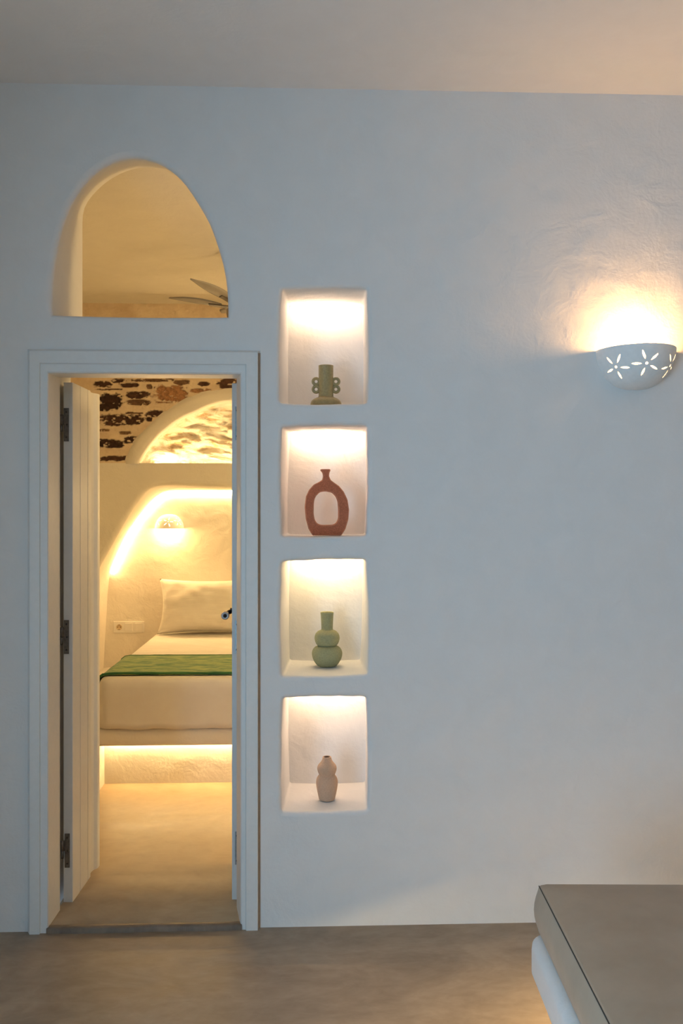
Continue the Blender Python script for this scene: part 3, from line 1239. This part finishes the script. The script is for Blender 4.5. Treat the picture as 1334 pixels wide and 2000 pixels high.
def rrect(x0, y0, x1, y1, r, n=90):
    pts = []
    for cx, cy, a0 in ((x0 + r, y0 + r, PI), (x1 - r, y0 + r, 1.5 * PI), (x1 - r, y1 - r, 0), (x0 + r, y1 - r, PI / 2)):
        for k in range(9):
            a = a0 + PI / 2 * k / 8
            pts.append(Vector((cx + r * math.cos(a), cy + r * math.sin(a), 0)))
    return resample(pts, n * 4, True)


mb = MB()
rows = []
hz = zs_top + 0.004
for t, inset in ((0.0, 0.006), (0.01, 0.0), (0.12, 0.003), (0.35, 0.005), (0.6, 0.003), (0.8, 0.001), (0.9, 0.004), (0.96, 0.013), (0.99, 0.026), (1.0, 0.045), (1.0, 0.09), (1.0, 0.2), (1.0, 0.35), (1.0, 0.55)):
    pr = rrect(MX0 + inset, MY0 + inset, MX1 - inset, MY1 - inset, max(0.02, 0.06 - inset * 0.5))
    row = []
    for p in pr:
        wave = 0.006 * mnoise.noise((p.x * 4, p.y * 4, 1.0)) + 0.004 * mnoise.noise((p.x * 11, p.y * 11, 5.0))
        z = hz + (ZM - hz) * t + wave * (1 - t) * 1.6
        if t > 0.99 and p.y > 1.6:
            z += 0.006 * mnoise.noise((p.x * 2.2, p.y * 14, 2.0))
        if p.y > YS - 0.004:
            z = max(z, zs_top + 0.002)
        row.append(Vector((p.x, p.y - (0.004 * mnoise.noise((p.x * 3, 0, 4.0)) if p.y < MY0 + 0.1 and t < 0.9 else 0), z)))
    rows.append(row)
mb.loft(rows, True, True, True)
mt = mb.build('mattress', SHEET)
tag(mt, 'thick mattress in a white sheet lying on the plaster bed platform', 'mattress')

# green runner folded over the foot of the bed
RY0, RY1 = at(300, 1317, 0).y, 0
ra = atz(330, 1317, ZM + 0.008)
rb = atz(330, 1281, ZM + 0.012)
ry0, ry1 = ra.y, rb.y
mb = MB()
me_ = MB()
xe = MX0 - 0.012
prof = [(xe - 0.002, ZM - 0.075), (xe, ZM - 0.05), (xe + 0.002, ZM - 0.03), (xe + 0.010, ZM - 0.010), (xe + 0.028, ZM + 0.004), (xe + 0.06, ZM + 0.009)]
nxr = 50
prof += [(xe + 0.06 + (MX1 + 0.0 - xe - 0.06) * k / nxr, ZM + 0.010) for k in range(1, nxr + 1)]


def runner_row(y, up, lo_=False):
    out = []
    for x, z in prof:
        n_ = 0.004 * mnoise.noise((x * 5, y * 8, 3.0)) + 0.002 * mnoise.noise((x * 16, y * 16, 3.0))
        out.append(Vector((x, y + 0.006 * mnoise.noise((x * 3, 5, y)), z + up + abs(n_))))
    return out


ys = [ry0 + (ry1 - ry0) * k / 24 for k in range(25)]
rw = [runner_row(ys[0], -0.006)] + [runner_row(ys[0] - 0.004, 0.000)] + [runner_row(y, 0.006) for y in ys] + [runner_row(ys[-1] + 0.004, 0.0), runner_row(ys[-1], -0.006)]
mb.loft(rw, False)
run = mb.build('bed_runner', GREEN)
tag(run, 'woven green throw laid across the foot of the white bed', 'blanket')
for y in (ry0 - 0.001, ry1 - 0.006):
    mb = MB()
    mb.tube(runner_row(y, 0.004), 0.006, 8)
    mb.build('hem', GREEN_EDGE, run)['label'] = 'darker green hem'


# pillows
def pillow_mesh(W_, H_, D_, seed):
    mb = MB()
    N, M = 44, 30
    for side in (-1, 1):
        rows = []
        for j in range(M + 1):
            v = -1 + 2 * j / M
            row = []
            for i in range(N + 1):
                u = -1 + 2 * i / N
                px = u * (1 - 0.09 * (1 - abs(v) ** 2) * abs(u) ** 3)
                pz = v * (1 - 0.10 * (1 - abs(u) ** 2) * abs(v) ** 3)
                th = ((1 - abs(u) ** 2.6) * (1 - abs(v) ** 2.4))
                th = max(0, th) ** 0.55
                th += (0.10 * mnoise.noise((u * 2.3 + seed, v * 2.3, side)) + 0.05 * mnoise.noise((u * 6 + seed, v * 5, side))) * min(1, th * 2)
                row.append(Vector((px * W_ / 2, side * D_ / 2 * th, pz * H_ / 2 + H_ / 2)))
            rows.append(row)
        mb.loft(rows, False)
    return mb.mesh('pillow', PILLOWC, merge=0.0008)


pb = atz(306, 1244, ZM + 0.004)
pw = 0.74
P1 = Vector((pb.x + pw / 2 - 0.02, pb.y + 0.13, ZM + 0.004))
p1 = link('pillow', pillow_mesh(pw, 0.40, 0.27, 1))
p1.location = P1
p1.rotation_euler = (math.radians(-15), 0, 0)
tag(p1, 'plump white ribbed pillow leaning at the head of the bed', 'pillow')

# wall socket with two switches
a, b2 = at(222, 1213.5, YB), at(282, 1235.5, YB)
root = empty('socket_panel', ((a.x + b2.x) / 2, YB, (a.z + b2.z) / 2))
tag(root, 'cream triple wall plate with one socket and two switches, beside the pillows', 'socket')
mb = MB()
mb.box((a.x, YB - 0.009, b2.z), (b2.x, YB - 0.0005, a.z))
bevel(mb.build('plate', PLASTIC, root), 0.002)
hh = a.z - b2.z
ww = (b2.x - a.x) / 3
czz = (a.z + b2.z) / 2
cx_ = a.x + ww * 0.56
mb = MB()
mb.loft([[Vector((cx_ + rr * math.cos(2 * PI * k / 28), YB - y, czz + rr * math.sin(2 * PI * k / 28))) for k in range(28)] for rr, y in ((0.021, 0.009), (0.021, 0.0115), (0.0185, 0.0115), (0.0175, 0.0092))], True, False, True)
skt = mb.build('socket', m_simple('socket_face', (0.62, 0.50, 0.32), 0.5), root)
for q in (-0.0095, 0.0095):
    mb = MB()
    mb.tube([(cx_ + q, YB - 0.0100, czz), (cx_ + q, YB - 0.0090, czz)], 0.0033, 12)
    mb.build('socket_hole', SLOT, skt)
for q in (-0.0165, 0.0165):
    mb = MB()
    mb.box((cx_ - 0.003, YB - 0.0125, czz + q - 0.003), (cx_ + 0.003, YB - 0.009, czz + q + 0.003))
    mb.build('earth_clip', METAL, skt)
for q in (1, 2):
    mb = MB()
    xx = a.x + ww * (q + 0.5)
    mb.box((xx - ww * 0.38, YB - 0.0125, czz - hh * 0.36), (xx + ww * 0.38, YB - 0.0085, czz + hh * 0.36))
    bevel(mb.build('switch', PLASTIC, root), 0.0015)

# ================================================================== CEILING FAN
FH = Vector((-0.333, 1.531, 2.574))
root = empty('ceiling_fan', FH)
tag(root, 'grey ceiling fan with six leaf-shaped blades, seen through the arched opening', 'fan')
mb = MB()
mb.lathe((FH.x, FH.y), [(0.02, FH.z - 0.075), (0.075, FH.z - 0.072), (0.098, FH.z - 0.055), (0.104, FH.z - 0.03), (0.104, FH.z - 0.008), (0.09, FH.z + 0.004), (0.086, FH.z + 0.03), (0.05, FH.z + 0.055), (0.03, FH.z + 0.06)], 48)
mb.build('motor_housing', FANM, root)
mb = MB()
mb.lathe((FH.x, FH.y), [(0.013, FH.z + 0.055), (0.013, ZB - 0.06)], 20)
mb.build('rod', FANM, root)
mb = MB()
mb.lathe((FH.x, FH.y), [(0.02, ZB - 0.07), (0.05, ZB - 0.06), (0.065, ZB - 0.03), (0.068, ZB)], 32)
mb.build('mount_cap', FANM, root)
R_, cone = 0.419, 0.159
for k in range(6):
    th = 3.028 + k * PI / 3
    e = Vector((math.cos(th), math.sin(th), cone))
    t = Vector((-math.sin(th), math.cos(th), 0))
    nn = e.cross(t).normalized()
    pit = math.radians(13)
    tt = t * math.cos(pit) + nn * math.sin(pit)
    nn2 = e.normalized().cross(tt).normalized()
    N = 22
    top, bot = [], []
    rows = []
    for i in range(N + 1):
        s = i / N
        rr = 0.13 + (R_ - 0.13) * s
        wl = 0.050 * math.sin(PI * min(1, (s * 0.86 + 0.14))) ** 0.75 + 0.0015
        wt = 0.022 * math.sin(PI * min(1, (s * 0.80 + 0.20))) ** 0.8 + 0.0015
        c_ = FH + e * rr
        th_ = 0.0035
        rows.append([c_ + tt * wl - nn2 * th_ * 0.3, c_ + tt * wl * 0.6 + nn2 * th_, c_ - tt * wt * 0.6 + nn2 * th_, c_ - tt * wt, c_ - tt * wt * 0.6 - nn2 * th_, c_ + tt * wl * 0.6 - nn2 * th_])
    mb = MB()
    mb.loft(rows, True, True, True)
    bl = mb.build('blade', FANM, root)
    mb = MB()
    p0, p1_ = FH + e * 0.088, FH + e * 0.20
    rows = []
    for s in (0, 0.4, 0.7, 1.0):
        c_ = p0.lerp(p1_, s) - nn2 * 0.005
        wv = 0.016 - 0.006 * s
        rows.append([c_ + tt * wv + nn2 * 0.003, c_ - tt * wv + nn2 * 0.003, c_ - tt * wv - nn2 * 0.003, c_ + tt * wv - nn2 * 0.003])
    mb.loft(rows, True, True, True, smooth=False)
    mb.build('blade_bracket', FAND, bl)

# ================================================================== BENCH
ANG = math.radians(-2.65)
BTOP = 0.47
cor = atz(1049, 1724, BTOP)
BR = Matrix.Rotation(ANG, 4, 'Z')
bench = empty('bench', (cor.x, cor.y, 0))
tag(bench, 'white built-in plaster bench with rounded slab floating over a recessed base', 'bench')


def bw(x, y, z):
    """bench space: x to the right along the far end, y towards the camera"""
    p = BR @ Vector((x, -y, 0))
    return Vector((cor.x + p.x, cor.y + p.y, z))


BL, BWD = 1.55, 1.2
ST, SB = 0.335, 0.213


def rounded_slab(x0, y0, x1, y1, z0, z1, rc, re, steps=6, bulge=0.0, crown=0.0, lip=0.0):
    rows = []
    seq = [(0.4, z0 + lip), (re + 0.02, z0 + lip), (re + 0.02, z0)] if lip else []
    for k in range(steps + 1):
        a = -PI / 2 + PI / 2 * k / steps
        seq.append((re - re * math.cos(a), z0 + re + re * math.sin(a)))
    if bulge:
        for k in range(1, 6):
            s = k / 6
            seq.append((-bulge * math.sin(PI * s), z0 + re + (z1 - z0 - 2 * re) * s))
    for k in range(steps + 1):
        a = PI / 2 * k / steps
        seq.append((re - re * math.cos(a), z1 - re + re * math.sin(a)))
    seq += [(re + 0.02, z1 + crown * 0.3), (re + 0.07, z1 + crown * 0.75), (re + 0.16, z1 + crown), (0.45, z1 + crown)]
    for ins, z in seq:
        pr = rrect(x0 + ins, y0 + ins, x1 - ins, y1 - ins, max(0.004, rc - ins), 60)
        rows.append([bw(p.x, p.y, z) for p in pr])
    return rows


mb = MB()
mb.loft(rounded_slab(-0.022, -0.012, BWD, BL, SB, ST, 0.045, 0.032, lip=0.03), True, True, True)
mb.build('slab', PLASTER, bench)
mb = MB()
mb.loft([[bw(x, y, z) for x, y in ((0.22, 0.2), (BWD, 0.2), (BWD, BL), (0.22, BL))] for z in (0, SB + 0.031)], True, True, True, smooth=False)
mb.build('plinth', PLASTER, bench)
mb = MB()
mb.loft(rounded_slab(0.0, 0.0, BWD, BL, ST + 0.0005, BTOP, 0.014, 0.012, 5, 0.012, 0.018), True, True, True)
cu = mb.build('seat_cushion', LINEN)
tag(cu, 'thick taupe linen seat cushion on the white plaster bench', 'cushion')
pr = rrect(0.004, 0.004, BWD - 0.004, BL - 0.004, 0.026, 60)
mb = MB()
mb.tube([bw(0.0035 - 0.001, 0.012 + (BL - 0.02) * k / 30, BTOP - 0.004) for k in range(31)], 0.0015, 6)
mb.build('piping', SEAM, cu)['label'] = 'thin dark seam line'
led('led_strip', 'warm light strip under the edge of the plaster bench', [bw(BWD - 0.06, 0.10, SB + 0.022), bw(0.12, 0.10, SB + 0.022), bw(0.10, 0.12, SB + 0.022), bw(0.10, BL - 0.08, SB + 0.022)], 0.005, WARM, E_BENCH)
